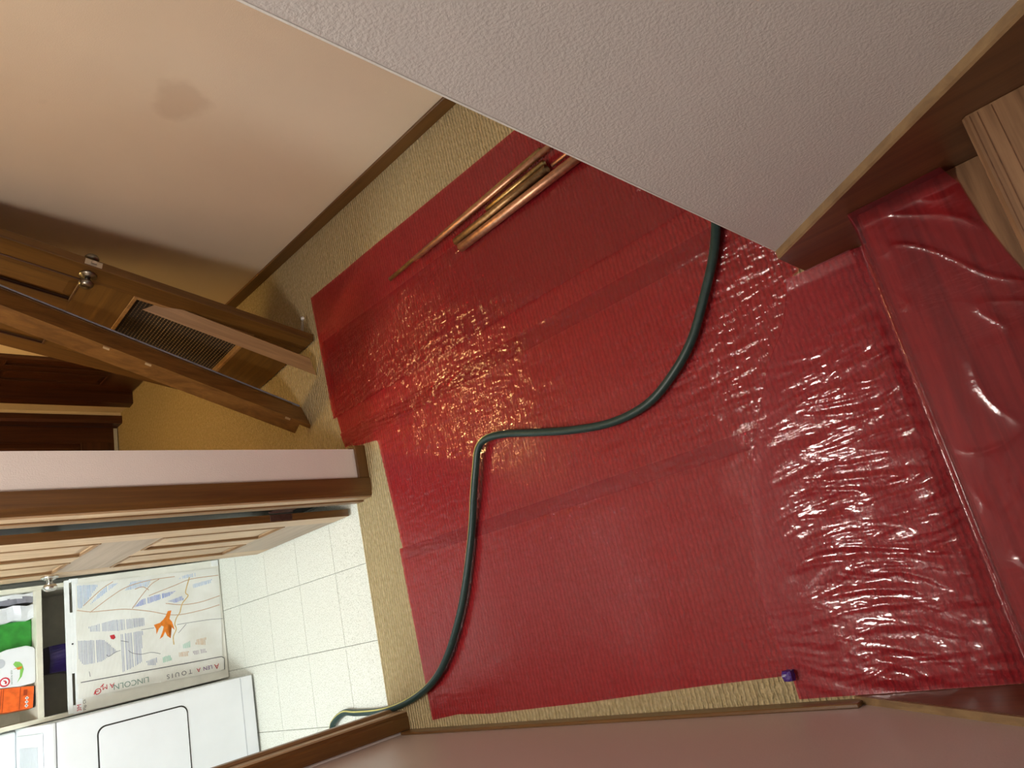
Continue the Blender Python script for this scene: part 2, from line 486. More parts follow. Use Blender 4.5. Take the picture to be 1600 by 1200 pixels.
# carpet, cut back at the laundry threshold
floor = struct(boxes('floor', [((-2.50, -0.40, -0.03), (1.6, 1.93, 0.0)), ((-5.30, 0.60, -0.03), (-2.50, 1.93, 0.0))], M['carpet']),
               'beige ribbed loop carpet covering the hall floor', 'carpet')
lf = struct(box('floor_laundry', (-4.36, -0.86, -0.04), (-2.50, 0.60, -0.008), M['subfloor']), 'speckled pale vinyl tile floor of the laundry room', 'floor')
tile_me = {}
TS = 0.3048
bm = bmesh.new(); add_box(bm, (-TS/2+0.0011, -TS/2+0.0011, 0), (TS/2-0.0011, TS/2-0.0011, 0.005), 0.0004)
tm = bpy.data.meshes.new('vinyl_tile'); bm.to_mesh(tm); bm.free(); tm.materials.append(M['vinyl'])
for i in range(6):
    for j in range(-3, 3):
        x0, x1 = -2.7495-TS*i, -2.7495-TS*(i-1)
        y0, y1 = 0.262+TS*(j-1), 0.262+TS*j
        x0, x1 = max(x0, -4.355), min(x1, -2.502); y0, y1 = max(y0, -0.855), min(y1, 0.598)
        if x1-x0 < 0.02 or y1-y0 < 0.02: continue
        if abs((x1-x0)-TS) < 1e-4 and abs((y1-y0)-TS) < 1e-4:
            t = link(bpy.data.objects.new('vinyl_tile', tm), lf); t.location = ((x0+x1)/2, (y0+y1)/2, -0.008)
        else:
            t = box('vinyl_tile', (x0+0.0011, y0+0.0011, -0.008), (x1-0.0011, y1-0.0011, -0.003), M['vinyl'], lf, 0.0004)
prism('threshold_edge', [(-2.497, -0.31, 0.0005), (-2.508, -0.31, 0.0005), (-2.512, -0.31, -0.006), (-2.497, -0.31, -0.006)], (0, 0.82, 0), M['carpet'], lf)

# stair wall (grey) with its sloping skirt board
ws = struct(box('wall_stair', (-0.503, 0.615, 0), (1.6, 0.725, CEIL), M['wall_grey'], None, 0.002), 'grey textured wall end beside the stairs', 'wall')
box('corner_bead', (-0.5040, 0.6143, 0.165), (-0.5000, 0.6180, CEIL), M['wall_white'], ws, 0.0006)
sk = [(-0.503, 0), (-0.503, 0.160), (1.6, 0.160+0.78*2.103), (1.6, 0)]
t1 = struct(prism('trim_1', [(x, 0.596, z) for x, z in sk], (0, 0.020, 0), M['skirt']), 'dark brown stair skirt board along the grey wall', 'skirt board')
d_ = Vector((1, 0, 0.78)).normalized(); n_ = Vector((-0.78, 0, 1)).normalized()
prism('cap_strip', [Vector((-0.503, 0.5955, 0.1605)), Vector((-0.503, 0.6150, 0.1605)), Vector((-0.503, 0.6150, 0.166)), Vector((-0.503, 0.599, 0.166))],
      d_*2.69, M['cap'], t1)
# right hand wall with baseboard and skirt
struct(box('wall_right', (-2.404, -0.50, 0), (1.6, -0.386, CEIL), M['wall_mauve']), 'mauve satin wall along the right of the stairs', 'wall')
struct(box('baseboard_right', (-2.385, -0.386, 0), (-0.70, -0.376, 0.050), M['trim_x'], None, 0.002), 'low brown baseboard under the mauve wall', 'baseboard')
sk2 = [(-0.715, 0), (-0.353, 0.238), (1.6, 0.238+0.78*1.953), (1.6, 0)]
t2 = struct(prism('trim_2', [(x, -0.386, z) for x, z in sk2], (0, 0.016, 0), M['skirt']), 'dark red-brown stair skirt board on the mauve wall', 'skirt board')
prism('cap_strip', [(x, -0.388, z) for x, z in [(-0.715, 0.001), (-0.353, 0.239), (1.6, 0.2385+0.78*1.953), (1.6, 0.246+0.78*1.953), (-0.353, 0.246), (-0.722, 0.004)]], (0, 0.0175, 0), M['cap'], t2)

# wall with the laundry doorway
OY0, OY1, OZ = -0.328, 0.530, 2.055
struct(boxes('wall_doorway', [((-2.52, OY1, 0), (-2.404, 0.716, CEIL)), ((-2.52, -0.50, 0), (-2.404, OY0, CEIL)), ((-2.52, OY0, OZ), (-2.404, OY1, CEIL))], M['wall_pink']),
       'pale pink wall around the laundry doorway', 'wall')
tr3 = struct(boxes('trim_3', [((-2.525, 0.512, 0), (-2.400, 0.530, OZ)), ((-2.525, -0.328, 0), (-2.400, -0.310, OZ)), ((-2.525, -0.310, 2.037), (-2.400, 0.512, OZ))], M['tan_z'], None),
              'tan wooden door jamb lining the laundry doorway', 'door jamb')
boxes('door_stop', [((-2.492, 0.506, 0), (-2.455, 0.512, 2.037)), ((-2.492, -0.310, 0), (-2.455, -0.298, 2.037))], M['tanedge'], tr3, 0.002)
def casing_v(name, y_in, y_out, x, sgn, z1, mat, parent):
    w = y_out-y_in
    prof = [(0, 0), (0, 0.010*sgn), (0.10*w, 0.0125*sgn), (0.20*w, 0.0115*sgn), (0.30*w, 0.0150*sgn), (0.85*w, 0.0165*sgn), (0.97*w, 0.0160*sgn), (w, 0.0140*sgn), (w, 0)]
    return prism(name, [(x+b, y_in+a, 0) for a, b in prof], (0, 0, z1), mat, parent)
tr4 = struct(casing_v('trim_4', 0.518, 0.592, -2.404, 1, 2.11, M['trim_z'], None), 'dark brown door casing left of the laundry doorway', 'door casing')
tr5 = struct(casing_v('trim_5', -0.316, -0.376, -2.404, 1, 2.11, M['trim_z'], None), 'dark brown door casing meeting the mauve wall', 'door casing')
struct(box('trim_6', (-2.404, -0.316, 2.045), (-2.388, 0.518, 2.11), M['trim_y']), 'dark brown head casing over the laundry doorway', 'door casing')
struct(boxes('baseboard_doorway', [((-2.404, 0.592, 0), (-2.390, 0.7285, 0.050)), ((-2.62, 0.716, 0), (-2.404, 0.7285, 0.050))], M['trim_y'], None, 0.002),
       'short brown baseboard wrapping the pink wall corner', 'baseboard')
struct(box('wall_hall_inner', (-5.16, 0.60, 0), (-2.52, 0.716, CEIL), M['wall_pink']), 'inner hall wall between hall and laundry room', 'wall')

# cream wall with the closed hall door
struct(boxes('wall_left', [((-4.31, 1.812, 0), (1.6, 1.93, CEIL)), ((-5.30, 1.812, 0), (-4.917, 1.93, CEIL)), ((-4.917, 1.812, 2.05), (-4.31, 1.93, CEIL))], M['wall_cream']),
       'long cream painted hall wall with a brown stain', 'wall')
struct(box('baseboard_left', (-4.25, 1.800, 0), (1.6, 1.812, 0.062), M['trim_x'], None, 0.002), 'thin dark brown baseboard along the cream wall', 'baseboard')
def casing_x(name, x_in, x_out, y, z1, mat, parent=None):
    w = x_out-x_in
    prof = [(0, 0), (0, -0.012), (0.2*w, -0.015), (0.9*w, -0.020), (w, -0.018), (w, 0)]
    return prism(name, [(x_in+a, y+b, 0) for a, b in prof], (0, 0, z1), mat, parent)
tr7 = struct(casing_x('trim_7', -4.31, -4.25, 1.812, 2.1, M['reddoor_z']), 'near casing of the dark red-brown hall door', 'door casing')
tr8 = struct(casing_x('trim_8', -4.917, -4.990, 1.812, 2.1, M['reddoor_z']), 'far casing of the dark red-brown hall door', 'door casing')
boxes('jamb', [((-4.935, 1.811, 0), (-4.9155, 1.90, 2.05))], M['reddoor_z'], tr8)
# end wall of the hall with its door
struct(boxes('wall_end', [((-5.30, 1.79, 0), (-5.16, 1.93, CEIL)), ((-5.30, 0.60, 0), (-5.16, 0.95, CEIL)), ((-5.30, 0.95, 2.05), (-5.16, 1.79, CEIL))], M['wall_cream']),
       'cream end wall of the hall', 'wall')
tr9 = struct(prism('trim_9', [(-5.160, 1.730, 0), (-5.145, 1.730, 0), (-5.140, 1.750, 0), (-5.140, 1.785, 0), (-5.160, 1.790, 0)], (0, 0, 2.1), M['reddoor_z']),
              'casing of the dark door at the hall end', 'door casing')
boxes('jamb', [((-5.28, 1.730, 0), (-5.160, 1.79, 2.05))], M['reddoor_z'], tr9)
# laundry walls and ceiling
struct(box('wall_laundry_left', (-4.36, 0.594, 0), (-2.52, 0.600, CEIL), M['wall_white']), 'white laundry wall behind the open door', 'wall')
struct(box('wall_laundry_back', (-4.40, -0.90, 0), (-4.34, 0.594, CEIL), M['wall_white']), 'white wall behind the laundry shelf', 'wall')
struct(box('wall_laundry_right', (-4.34, -0.92, 0), (-2.52, -0.84, CEIL), M['wall_white']), 'white laundry wall beside the washing machine', 'wall')
struct(box('ceiling', (-5.30, -0.92, CEIL), (1.6, 1.93, CEIL+0.06), M['ceiling']), 'white ceiling over hall, stairs and laundry', 'ceiling')

# ================================================================ panelled doors
def panel(name, x0, x1, z0, z1, yf, mat, edge, parent):
    """raised field panel set into the door face at yf (front faces -y)"""
    d1, d2, r1, r2 = 0.011, 0.004, 0.010, 0.040
    def ring(o, y): return [(x0+o, y, z0+o), (x1-o, y, z0+o), (x1-o, y, z1-o), (x0+o, y, z1-o)]
    vs = ring(0, yf)+ring(r1*0.6, yf+d1)+ring(r1, yf+d1)+ring(r2, yf+d2)+ring(0, yf+0.02)
    fs = []
    for k in range(3):
        for i in range(4):
            j = (i+1) % 4; fs.append((k*4+i, k*4+j, k*4+4+j, k*4+4+i))
    fs.append((12, 13, 14, 15)); fs.append((16, 17, 18, 19))
    for i in range(4):
        j = (i+1) % 4; fs.append((i, j, 16+j, 16+i))
    p = mesh_obj(name, vs, fs, mat, parent)
    bm = bmesh.new()
    for a, b in (((x0, yf-0.003, z0), (x1, yf+0.006, z0+0.009)), ((x0, yf-0.003, z1-0.009), (x1, yf+0.006, z1)), ((x0, yf-0.003, z0+0.009), (x0+0.009, yf+0.006, z1-0.009)), ((x1-0.009, yf-0.003, z0+0.009), (x1, yf+0.006, z1-0.009))):
        add_box(bm, a, b, 0.002)
    bm_obj('moulding', bm, edge, p)
    return p

def build_door(root, x0, x1, h, t, cols, rows, mz, mx, edge, skip=(), z0=0.0):
    """stile and rail door in local space, front at y=0 facing -y"""
    box('stile', (x0, 0, z0), (cols[0][0], t, h), mz, root, 0.0015)
    box('stile', (cols[-1][1], 0, z0), (x1, t, h), mz, root, 0.0015)
    zs = [z0]
    for a, b in rows: zs += [a, b]
    zs.append(h)
    for i in range(0, len(zs), 2):
        box('rail', (cols[0][0], 0.0004, zs[i]), (cols[-1][1], t-0.0004, zs[i+1]), mx, root, 0.0008)
    for r, (a, b) in enumerate(rows):
        if r in skip: continue
        for c in range(len(cols)-1):
            box('mullion', (cols[c][1], 0.0004, a), (cols[c+1][0], t-0.0004, b), mz, root, 0.0008)
        for c, (p, q) in enumerate(cols):
            panel('panel', p, q, a, b, 0.0, mz, edge, root)

def knob(root, x, z, y0, sgn, mat):
    """door knob standing off the face y0 towards sgn*y"""
    k = lathe('knob', [(0.0, 0.058), (0.012, 0.058), (0.021, 0.054), (0.0262, 0.045), (0.0262, 0.040), (0.021, 0.032), (0.012, 0.027), (0.010, 0.014)], mat, root, 'y', (x, y0, z))
    r = lathe('rose', [(0.010, 0.016), (0.020, 0.013), (0.022, 0.010), (0.029, 0.008), (0.031, 0.004), (0.031, 0.0)], mat, root, 'y', (x, y0, z))
    if sgn < 0:
        for o in (k, r):
            for v in o.data.vertices: v.co.y = 2*y0-v.co.y
            o.data.flip_normals()
    return k

# door_1: the laundry door, open into the laundry
d1 = struct(empty('door_1', (-3.392, 0.471, 0.010)), 'tan panelled laundry door standing open with nickel knob', 'door')
build_door(d1, 0, 0.826, 2.02, 0.030, [(0.132, 0.360), (0.482, 0.708)], [(0.228, 0.708), (0.908, 1.88)], M['tan_z'], M['tan_x'], M['tanedge'])
box('hinge_edge', (0.826, 0.0005, 0.0), (0.8275, 0.0295, 2.02), M['trim_z'], d1)
knob(d1, 0.068, 0.905, 0.0, -1, M['nickel'])
for hz in (0.262, 1.80):
    hg = boxes('hinge', [((0.8275, 0.004, hz), (0.830, 0.0295, hz+0.092))], M['bronze'], d1, 0.0008)
    lathe('hinge_pin', [(0.0062, 0), (0.0062, 0.096), (0.004, 0.100), (0.004, 0.101)], M['bronze'], hg, 'z', (0.834, 0.039, hz-0.002), 12)
    boxes('hinge_leaf', [((0.834, 0.0385, hz), (0.868, 0.0405, hz+0.092))], M['bronze'], hg, 0.0006)

# door_2: closed door in the cream wall; door_3: door at the hall end
d2 = struct(empty('door_2', (-4.914, 1.880, 0.008)), 'dark red-brown panelled door closed in the cream wall', 'door')
build_door(d2, 0, 0.600, 2.03, 0.035, [(0.10, 0.265), (0.335, 0.50)], [(0.22, 0.80), (1.0, 1.85)], M['reddoor_z'], M['reddoor_x'], M['reddoor_z'])
d3m = Matrix.Translation((-5.235, 0.955, 0.008)) @ Matrix.Rotation(PI/2, 4, 'Z')
d3 = struct(empty('door_3', mat=d3m), 'dark red-brown panelled door at the end of the hall', 'door')
build_door(d3, 0, 0.773, 2.03, 0.035, [(0.11, 0.34), (0.43, 0.663)], [(0.22, 0.80), (1.0, 1.85)], M['reddoor_z'], M['reddoor_x'], M['reddoor_z'])
box('door_sweep', (0.0, -0.006, 0.0), (0.765, -0.0005, 0.022), M['greyplastic'], d3)

# ================================================================ staircase
st = tag(empty('staircase', (0, 0, 0)), 'oak staircase rising at the right edge beside the skirt boards', 'stairs')
for k in range(1, 7):
    xn = -0.320+0.243*(k-1); z = 0.19*k
    prof = [(xn+0.010, z-0.028), (xn+0.003, z-0.024), (xn, z-0.016), (xn+0.001, z-0.008), (xn+0.008, z), (xn+0.300, z), (xn+0.300, z-0.028)]
    prism('tread', [(x, -0.369, zz) for x, zz in prof], (0, 0.964, 0), M['oak'], st)
    box('riser', (xn+0.026, -0.369, z-0.19), (xn+0.042, 0.595, z-0.028), M['oak'], st)
for xg in (0.012, 0.024, 0.045):
    box('tread_groove', (-0.077+xg, -0.366, 0.3798), (-0.077+xg+0.0018, 0.592, 0.3803), M['skirt'], st)

# ================================================================ red film
def sheet(name, label, X, Y, Z, mat, group=None):
    nv, nu = X.shape
    me = bpy.data.meshes.new(name)
    vs = np.stack([X.ravel(), Y.ravel(), Z.ravel()], 1)
    idx = np.arange(nv*nu).reshape(nv, nu)
    f = np.stack([idx[:-1, :-1].ravel(), idx[:-1, 1:].ravel(), idx[1:, 1:].ravel(), idx[1:, :-1].ravel()], 1)
    if Y[-1, 0] < Y[0, 0]: f = f[:, ::-1]
    me.from_pydata(vs.tolist(), [], f.tolist())
    for p in me.polygons: p.use_smooth = True
    me.materials.append(mat)
    o = link(bpy.data.objects.new(name, me))
    tag(o, label, 'plastic film', group)
    return o

def interp(y, pts):
    ys = np.array([p[0] for p in pts]); xs = np.array([p[1] for p in pts]); o = np.argsort(ys)
    return np.interp(y, ys[o], xs[o])

def ridge(x, y, lx, ly, rot, seed, warp=0.6):
    c, s = math.cos(rot), math.sin(rot)
    u = (x*c+y*s)/lx+seed*7.3; v = (-x*s+y*c)/ly+seed*3.1
    v = v+warp*(pnoise(u*0.6+11.3, v*0.35+5.7)-0.5)*4
    n = pnoise(u, v)
    return np.clip(1-np.abs(2*n-1)*1.3, 0, 1)

def wrinkle(x, y, k):
    """fine wrinkles of film pressed on a ribbed carpet, mostly running along the strip"""
    h = 0.0026*ridge(x, y, 0.16, 0.018, 0.10*math.sin(k*2.1), k, 0.3)**1.5
    h += 0.0022*ridge(x, y, 0.060, 0.0125, 0.25*math.sin(k*1.3), k+3, 0.3)**1.2
    m_ = np.clip((vnoise(x/0.45+k*5.3, y/0.22+k)-0.25)*2.4, 0.22, 1.0)
    m_ = np.clip(m_+0.9*np.exp(-((x+1.75)/0.45)**2-((y-0.75)/0.35)**2), 0, 1.25)
    m_ = m_*np.clip((1.42-y)/0.20, 0.15, 1)*np.clip((y+0.30)/0.35, 0.25, 1)
    return h*m_

LEFT = ([-0.37, -0.10, 0.15, 0.35, 0.50, 0.60], [-0.850, -0.860, -0.800, -0.690, -0.600, -0.545])
def left_edge(y):
    y = np.asarray(y, float)
    return np.interp(y, *LEFT)+0.025*(vnoise(y/0.13+3, y*0+1)-0.5)*np.clip((y+0.36)/0.1, 0, 1)*np.clip((0.58-y)/0.1, 0, 1)

def strip(label, y0, y1, xl, xr, zb, k, bottom=None):
    nu, nv = 640, int(abs(y1-y0)/0.0040)
    t = np.linspace(0, 1, nv)[:, None]*np.ones((1, nu)); s = np.linspace(0, 1, nu)[None, :]*np.ones((nv, 1))
    ybot = y1
    Yr = y0+(y1-y0)*t
    XL = interp(Yr[:, 0], xl)[:, None]; XR = interp(Yr[:, 0], xr)[:, None]
    X = XL+(XR-XL)*s
    Y = Yr.copy()
    if bottom is not None:
        yb = np.interp(X, [p[0] for p in bottom], [p[1] for p in bottom])
        Y = y0+(yb-y0)*t
    Y = Y+0.003*(vnoise(X/0.3+k, Y*0+k*2.7)-0.5)*np.where(t < 0.02, 1, 0.3)
    return sheet('plastic_film', label, X, Y, zb+wrinkle(X, Y, k), FILM_FLAT, 'strips of red film on the carpet')

strip('second strip of red film, partly under the strip below the pipes', 1.275, 0.760, [(1.275, -2.58), (0.90, -2.552), (0.76, -2.528)], [(1.28, 0.3), (0.74, 0.3)], 0.0022, 2)
strip('topmost strip of red film, carrying the copper pipes', 1.517, 0.905, [(1.517, -2.617), (0.90, -2.574)], [(1.52, 0.3), (0.9, 0.3)], 0.0058, 1)
strip('middle strip of red film, under the bend of the hose', 0.825, 0.225, [(0.83, -2.545), (0.765, -2.52), (0.738, -2.42), (0.722, -2.30), (0.715, -2.286), (0.22, -2.237)],
      [(0.83, -0.52), (0.605, -0.52)]+[(q, float(left_edge(q))+0.002) for q in np.arange(0.21, 0.6, 0.01)], 0.0056, 3)
strip('lowest strip of red film, along the bare carpet by the mauve wall', 0.272, -0.345, [(0.272, -2.267), (-0.36, -2.244)], [(q, float(left_edge(q))+0.002) for q in np.arange(-0.36, 0.29, 0.01)], 0.0024, 4,
      [(-2.25, -0.352), (-2.10, -0.339), (-1.93, -0.346), (-1.50, -0.336), (-1.11, -0.321), (-0.87, -0.315), (-0.3, -0.315)])

# loose crumpled film that runs from the floor up over the lowest step
prof = [(-0.852, 0.006), (-0.70, 0.006), (-0.50, 0.006), (-0.385, 0.006), (-0.369, 0.006), (-0.356, 0.012), (-0.350, 0.028), (-0.343, 0.08), (-0.336, 0.14), (-0.330, 0.178), (-0.3250, 0.1905), (-0.3238, 0.1924), (-0.3218, 0.1930), (-0.25, 0.1930), (-0.17, 0.1935), (-0.112, 0.1935)]
pp = [Vector((a, 0, b)) for a, b in prof]
L = [0.0]
for a, b in zip(pp, pp[1:]): L.append(L[-1]+(b-a).length)
nu, nv = 300, 330
dens = np.interp(np.linspace(0, L[-1], 4000), [0, L[7], L[9]-0.01, L[9], L[12], L[12]+0.01, L[-1]], [1, 1, 1, 7, 7, 1, 1])
cum = np.concatenate([[0], np.cumsum(dens[:-1])]); s = np.interp(np.linspace(0, cum[-1], nu), cum, np.linspace(0, L[-1], 4000))
px = np.interp(s, L, [p.x for p in pp]); pz = np.interp(s, L, [p.z for p in pp])
Yv = np.linspace(-0.3685, 0.5935, nv)
X = np.repeat(px[None, :], nv, 0); Z = np.repeat(pz[None, :], nv, 0); Y = np.repeat(Yv[:, None], nu, 1)
S = np.repeat(s[None, :], nv, 0)
floorw = np.clip((-0.372-X)/0.03, 0, 1)
treadw = np.clip((X+0.312)/0.03, 0, 1)
# ragged left edge and slanted right edge on the tread
left = left_edge(Y)
X = np.where(X < -0.385, -0.385+(X+0.385)*(left+0.385)/(-0.852+0.385), X)
right = np.interp(Y, [-0.37, 0.354, 0.406, 0.474, 0.533, 0.56, 0.594], [-0.088, -0.098, -0.110, -0.123, -0.129, -0.131, -0.145])
X = np.where(treadw > 0, -0.315+(X+0.315)*(right+0.315)/(-0.112+0.315), X)
fade = np.clip((0.50-Y)/0.16, 0.12, 1)*np.clip((X-left)/0.20, 0.12, 1)
turn = -0.10+0.45*np.clip((0.10-Y)/0.4, 0, 1)
flow = 0.10*np.sin(X*9+Y*4)+0.18*np.clip((0.05-Y)/0.4, 0, 1)
YY = Y+flow*(X+0.6)*0.9
h = 0.0056*ridge(X, YY, 0.24, 0.036, -0.10, 1.0, 0.35)
h += 0.0034*ridge(X, YY, 0.13, 0.020, 0.16, 2.0, 0.35)*np.clip(0.2+vnoise(X/0.2, Y/0.2)*1.3, 0, 1)
h += 0.0012*ridge(X, YY, 0.060, 0.0105, -0.20, 3.0, 0.35)
edge_y = np.clip((Y+0.37)/0.03, 0.15, 1)
Z = Z+h*floorw*fade*edge_y
# on the tread only a few long soft folds
h2 = 0.0030*ridge(X, Y, 0.20, 0.10, -0.55, 5.0, 0.4)**9+0.0004*ridge(X, Y, 0.05, 0.02, 0.6, 6.0)**2
Z = Z+h2*treadw*np.clip((right-X)/0.02, 0, 1)
# the film rides up on the skirt board at the far side
up = np.clip((Y-0.562)/0.032, 0, 1)
Z = Z+up**1.5*(0.030*np.clip((X+0.345)/0.02, 0, 1)*(0.6+0.6*vnoise(X/0.08, Y*0+2))+0.012*floorw)
Y = Y-0.0035*up*0
sheet('plastic_film', 'crumpled loose red film draped from the floor over the lowest step', X, Y, Z, FILM_LOOSE, None)
loose = bpy.data.objects[-1] if False else [o for o in C.objects if o.get('label', '').startswith('crumpled loose')][0]
loose.data.materials.append(FILM_STEP)
for p in loose.data.polygons:
    if p.center.x > -0.3225 and p.center.z > 0.18: p.material_index = 1

# ================================================================ hose
hp = [(-0.50, 1.35), (-0.56, 1.15), (-0.62, 0.96), (-0.669, 0.816), (-0.702, 0.74), (-0.758, 0.652), (-0.831, 0.552), (-0.916, 0.482), (-1.02, 0.431), (-1.15, 0.42), (-1.294, 0.443), (-1.446, 0.483), (-1.57, 0.518), (-1.653, 0.528), (-1.702, 0.509), (-1.733, 0.449), (-1.768, 0.367), (-1.818, 0.266), (-1.875, 0.144), (-1.954, 0.004), (-2.065, -0.135), (-2.18, -0.222), (-2.349, -0.277), (-2.521, -0.301), (-2.70, -0.300), (-2.792, -0.294), (-2.872, -0.320), (-2.905, -0.355), (-2.94, -0.45), (-3.02, -0.60)]
R_H = 0.0125
def hz_(i): return R_H+(0.0125 if i < 22 else 0.004)
path = smooth_path([(x, y, hz_(i)+(0.010 if 13 <= i <= 16 else 0)) for i, (x, y) in enumerate(hp)], 8)
ho = tag(empty('garden_hose', (-1.7, 0.45, 0)), 'dark green garden hose with yellow stripe snaking over the red film', 'hose')
lp = [p-Vector((-1.7, 0.45, 0)) for p in path]
tube('hose_tube', lp, R_H, M['hose'], ho, 16)
svs, sfs = [], []
for i, (p, t, s_, u_) in enumerate(frames(lp)):
    q = i/8.0
    ang = math.radians(float(np.interp(q, [0, 11.5, 13.5, 17, 20, 24, 29], [230, 205, 112, 118, 150, 120, 110])))
    for k in range(4):
        a_ = ang+math.radians(-13+26*k/3); svs.append(p+s_*((R_H+0.0004)*math.cos(a_))+u_*((R_H+0.0004)*math.sin(a_)))
for i in range(len(lp)-1):
    for k in range(3): sfs.append((i*4+k, i*4+k+1, (i+1)*4+k+1, (i+1)*4+k))
mesh_obj('yellow_stripe', svs, sfs, M['hose_stripe'], ho, True)

# ================================================================ copper pipes
def pipe(label, a, b, r, mat, z=None, wall=0.0012):
    z0 = 0.0110+r if z is None else z
    base = ((a[0]+b[0])/2, (a[1]+b[1])/2, 0)
    o = hollow_pipe('copper_pipe', (a[0]-base[0], a[1]-base[1], z0), (b[0]-base[0], b[1]-base[1], z0), r, wall, mat)
    o.location = base
    return tag(o, label, 'pipe', 'copper pipes lying on the red film')
pipe('thinnest long copper pipe, its tip reaching farthest towards the doors', (-2.020, 1.317), (-1.15, 1.372), 0.0080, M['brass'])
pipe('long slim bright copper pipe next to the carpet edge of the bundle', (-1.832, 1.309), (-0.92, 1.3525), 0.0105, M['copper'], 0.0385)
pipe('short yellowish copper pipe between the slim pipe and dull pipe', (-1.433, 1.305), (-1.148, 1.318), 0.0105, M['brass'])
pipe('thick dull brown copper pipe beside the fattest pipe', (-1.610, 1.268), (-1.140, 1.289), 0.0150, M['copper_old'])
pipe('fattest reddish copper pipe nearest the hose', (-1.592, 1.234), (-0.88, 1.2555), 0.0165, M['copper'])
pipe('thin copper pipe ending behind the grey wall', (-1.125, 1.292), (-0.80, 1.306), 0.0065, M['copper'])

# ================================================================ loose door leaning on the cream wall
yaw, lean = math.radians(4), math.radians(13)
U = Vector((-math.cos(yaw), -math.sin(yaw), 0)); NH = Vector((-math.sin(yaw), math.cos(yaw), 0))
Vv = NH*math.sin(lean)+Vector((0, 0, math.cos(lean)))
B0 = Vector((-2.640, 1.308, 0.0))
def frame_matrix(o, x, y, z):
    mm = Matrix.Identity(4)
    for i in range(3): mm[i][0] = x[i]; mm[i][1] = y[i]; mm[i][2] = z[i]; mm[i][3] = o[i]
    return mm
Xd = -U; Yd = Vv.cross(Xd)
ld = tag(empty('loose_door', mat=frame_matrix(B0+Vector((0, 0, 0.009)), Xd, Yd, Vv)), 'brown wooden door with knob and lower grille leaning on the cream wall', 'door')
DW = 0.76
box('stile', (-0.100, 0, 0), (0, 0.035, 1.98), M['lean_z'], ld, 0.0015)
box('stile', (-DW, 0, 0), (-0.66, 0.035, 1.98), M['lean_z'], ld, 0.0015)
for a, b in ((0.0, 0.236), (0.745, 0.930), (1.80, 1.98)):
    box('rail', (-0.66, 0.0004, a), (-0.100, 0.0346, b), M['lean_x'], ld, 0.0008)
box('mullion', (-0.43, 0.0004, 0.930), (-0.27, 0.0346, 1.80), M['lean_z'], ld, 0.0008)
panel('panel', -0.27, -0.100, 0.930, 1.80, 0.0, M['lean_z'], M['reddoor_z'], ld)
panel('panel', -0.66, -0.43, 0.930, 1.80, 0.0, M['lean_z'], M['reddoor_z'], ld)
for a, b in (((-0.66, -0.002, 0.729), (-0.100, 0.026, 0.745)), ((-0.66, -0.002, 0.236), (-0.100, 0.026, 0.252)), ((-0.116, -0.002, 0.252), (-0.100, 0.026, 0.729)), ((-0.66, -0.002, 0.252), (-0.644, 0.026, 0.729))):
    box('grille_frame', a, b, M['castrim'], ld, 0.002)
gr = box('grille', (-0.644, 0.026, 0.252), (-0.116, 0.030, 0.729), M['meshback'], ld)
bm = bmesh.new()
px_, pz_ = 0.0165, 0.0140
nx = int(0.528/px_); nz = int(0.477/pz_)
for i in range(nx):
    for j in range(nz):
        x = -0.644+px_*(i+0.5+(0.5 if j % 2 else 0)); z = 0.252+pz_*(j+0.5)
        if x > -0.122: continue
        d = 0.0030
        vs = [bm.verts.new(p) for p in ((x-0.0062, 0.026, z-0.0022), (x+0.0062, 0.026, z-0.0022), (x+0.0062, 0.026, z+0.0022), (x-0.0062, 0.026, z+0.0022), (x-0.003, 0.026-d, z), (x+0.003, 0.026-d, z))]
        for f in ((0, 1, 5, 4), (1, 2, 5), (2, 3, 4, 5), (3, 0, 4)): bm.faces.new([vs[q] for q in f])
w = bm_obj('woven_wire', bm, M['meshwire'], gr); w['kind'] = 'stuff'
knob(ld, -0.060, 0.925, 0.0, -1, M['pewter'])
knob(ld, -0.060, 0.925, 0.035, 1, M['pewter'])
lp_ = box('latch_plate', (0.0, 0.005, 0.895), (0.0012, 0.030, 0.955), M['steel'], ld, 0.0006)
prism('latch_bolt', [(0.0012, 0.011, 0.914), (0.0110, 0.011, 0.917), (0.0110, 0.011, 0.933), (0.0012, 0.011, 0.936)], (0, 0.012, 0), M['nickel'], lp_, 0.001)
# spring door stop screwed to the back of the door near the floor
sp = []
for k in range(0, 145):
    a = k/144*2*PI*12
    sp.append(Vector((-0.018+0.0055*math.cos(a), 0.037+0.070*k/144, 0.050+0.0055*math.sin(a))))
ds = tube('spring_stop', sp, 0.0013, M['steel'], ld, 6)
lathe('rubber_tip', [(0.004, 0.0), (0.0085, 0.002), (0.0085, 0.012), (0.005, 0.016)], M['whitetip'], ds, 'y', (-0.018, 0.107, 0.050), 16)

# loose head casing resting on that door
Pb = Vector((-2.664, 1.146, 0.004)); Pt = Vector((-2.800, 1.436, 0.690))
W = Vector((0.62, 0.78, 0)).normalized()
ax = (Pt-Pb).normalized(); W = (W-ax*W.dot(ax)).normalized(); nn = W.cross(ax).normalized()
if nn.dot(Vector((0, 0, 1.737))-Pb) < 0: nn = -nn
Lb = (Pt-Pb).length; wd = 0.062
cb = tag(empty('loose_casing', mat=frame_matrix(Pb, W, W.cross(ax) if False else ax.cross(W), ax)), 'mitred light brown casing board propped against the loose door', 'trim board')
sgn = 1.0 if ax.cross(W).dot(nn) > 0 else -1.0
prism('board', [(0, 0, 0), (wd, 0, 0.058), (wd, 0, Lb-0.058), (0, 0, Lb)], (0, -sgn*0.014, 0), M['castrim'], cb, 0.0015)

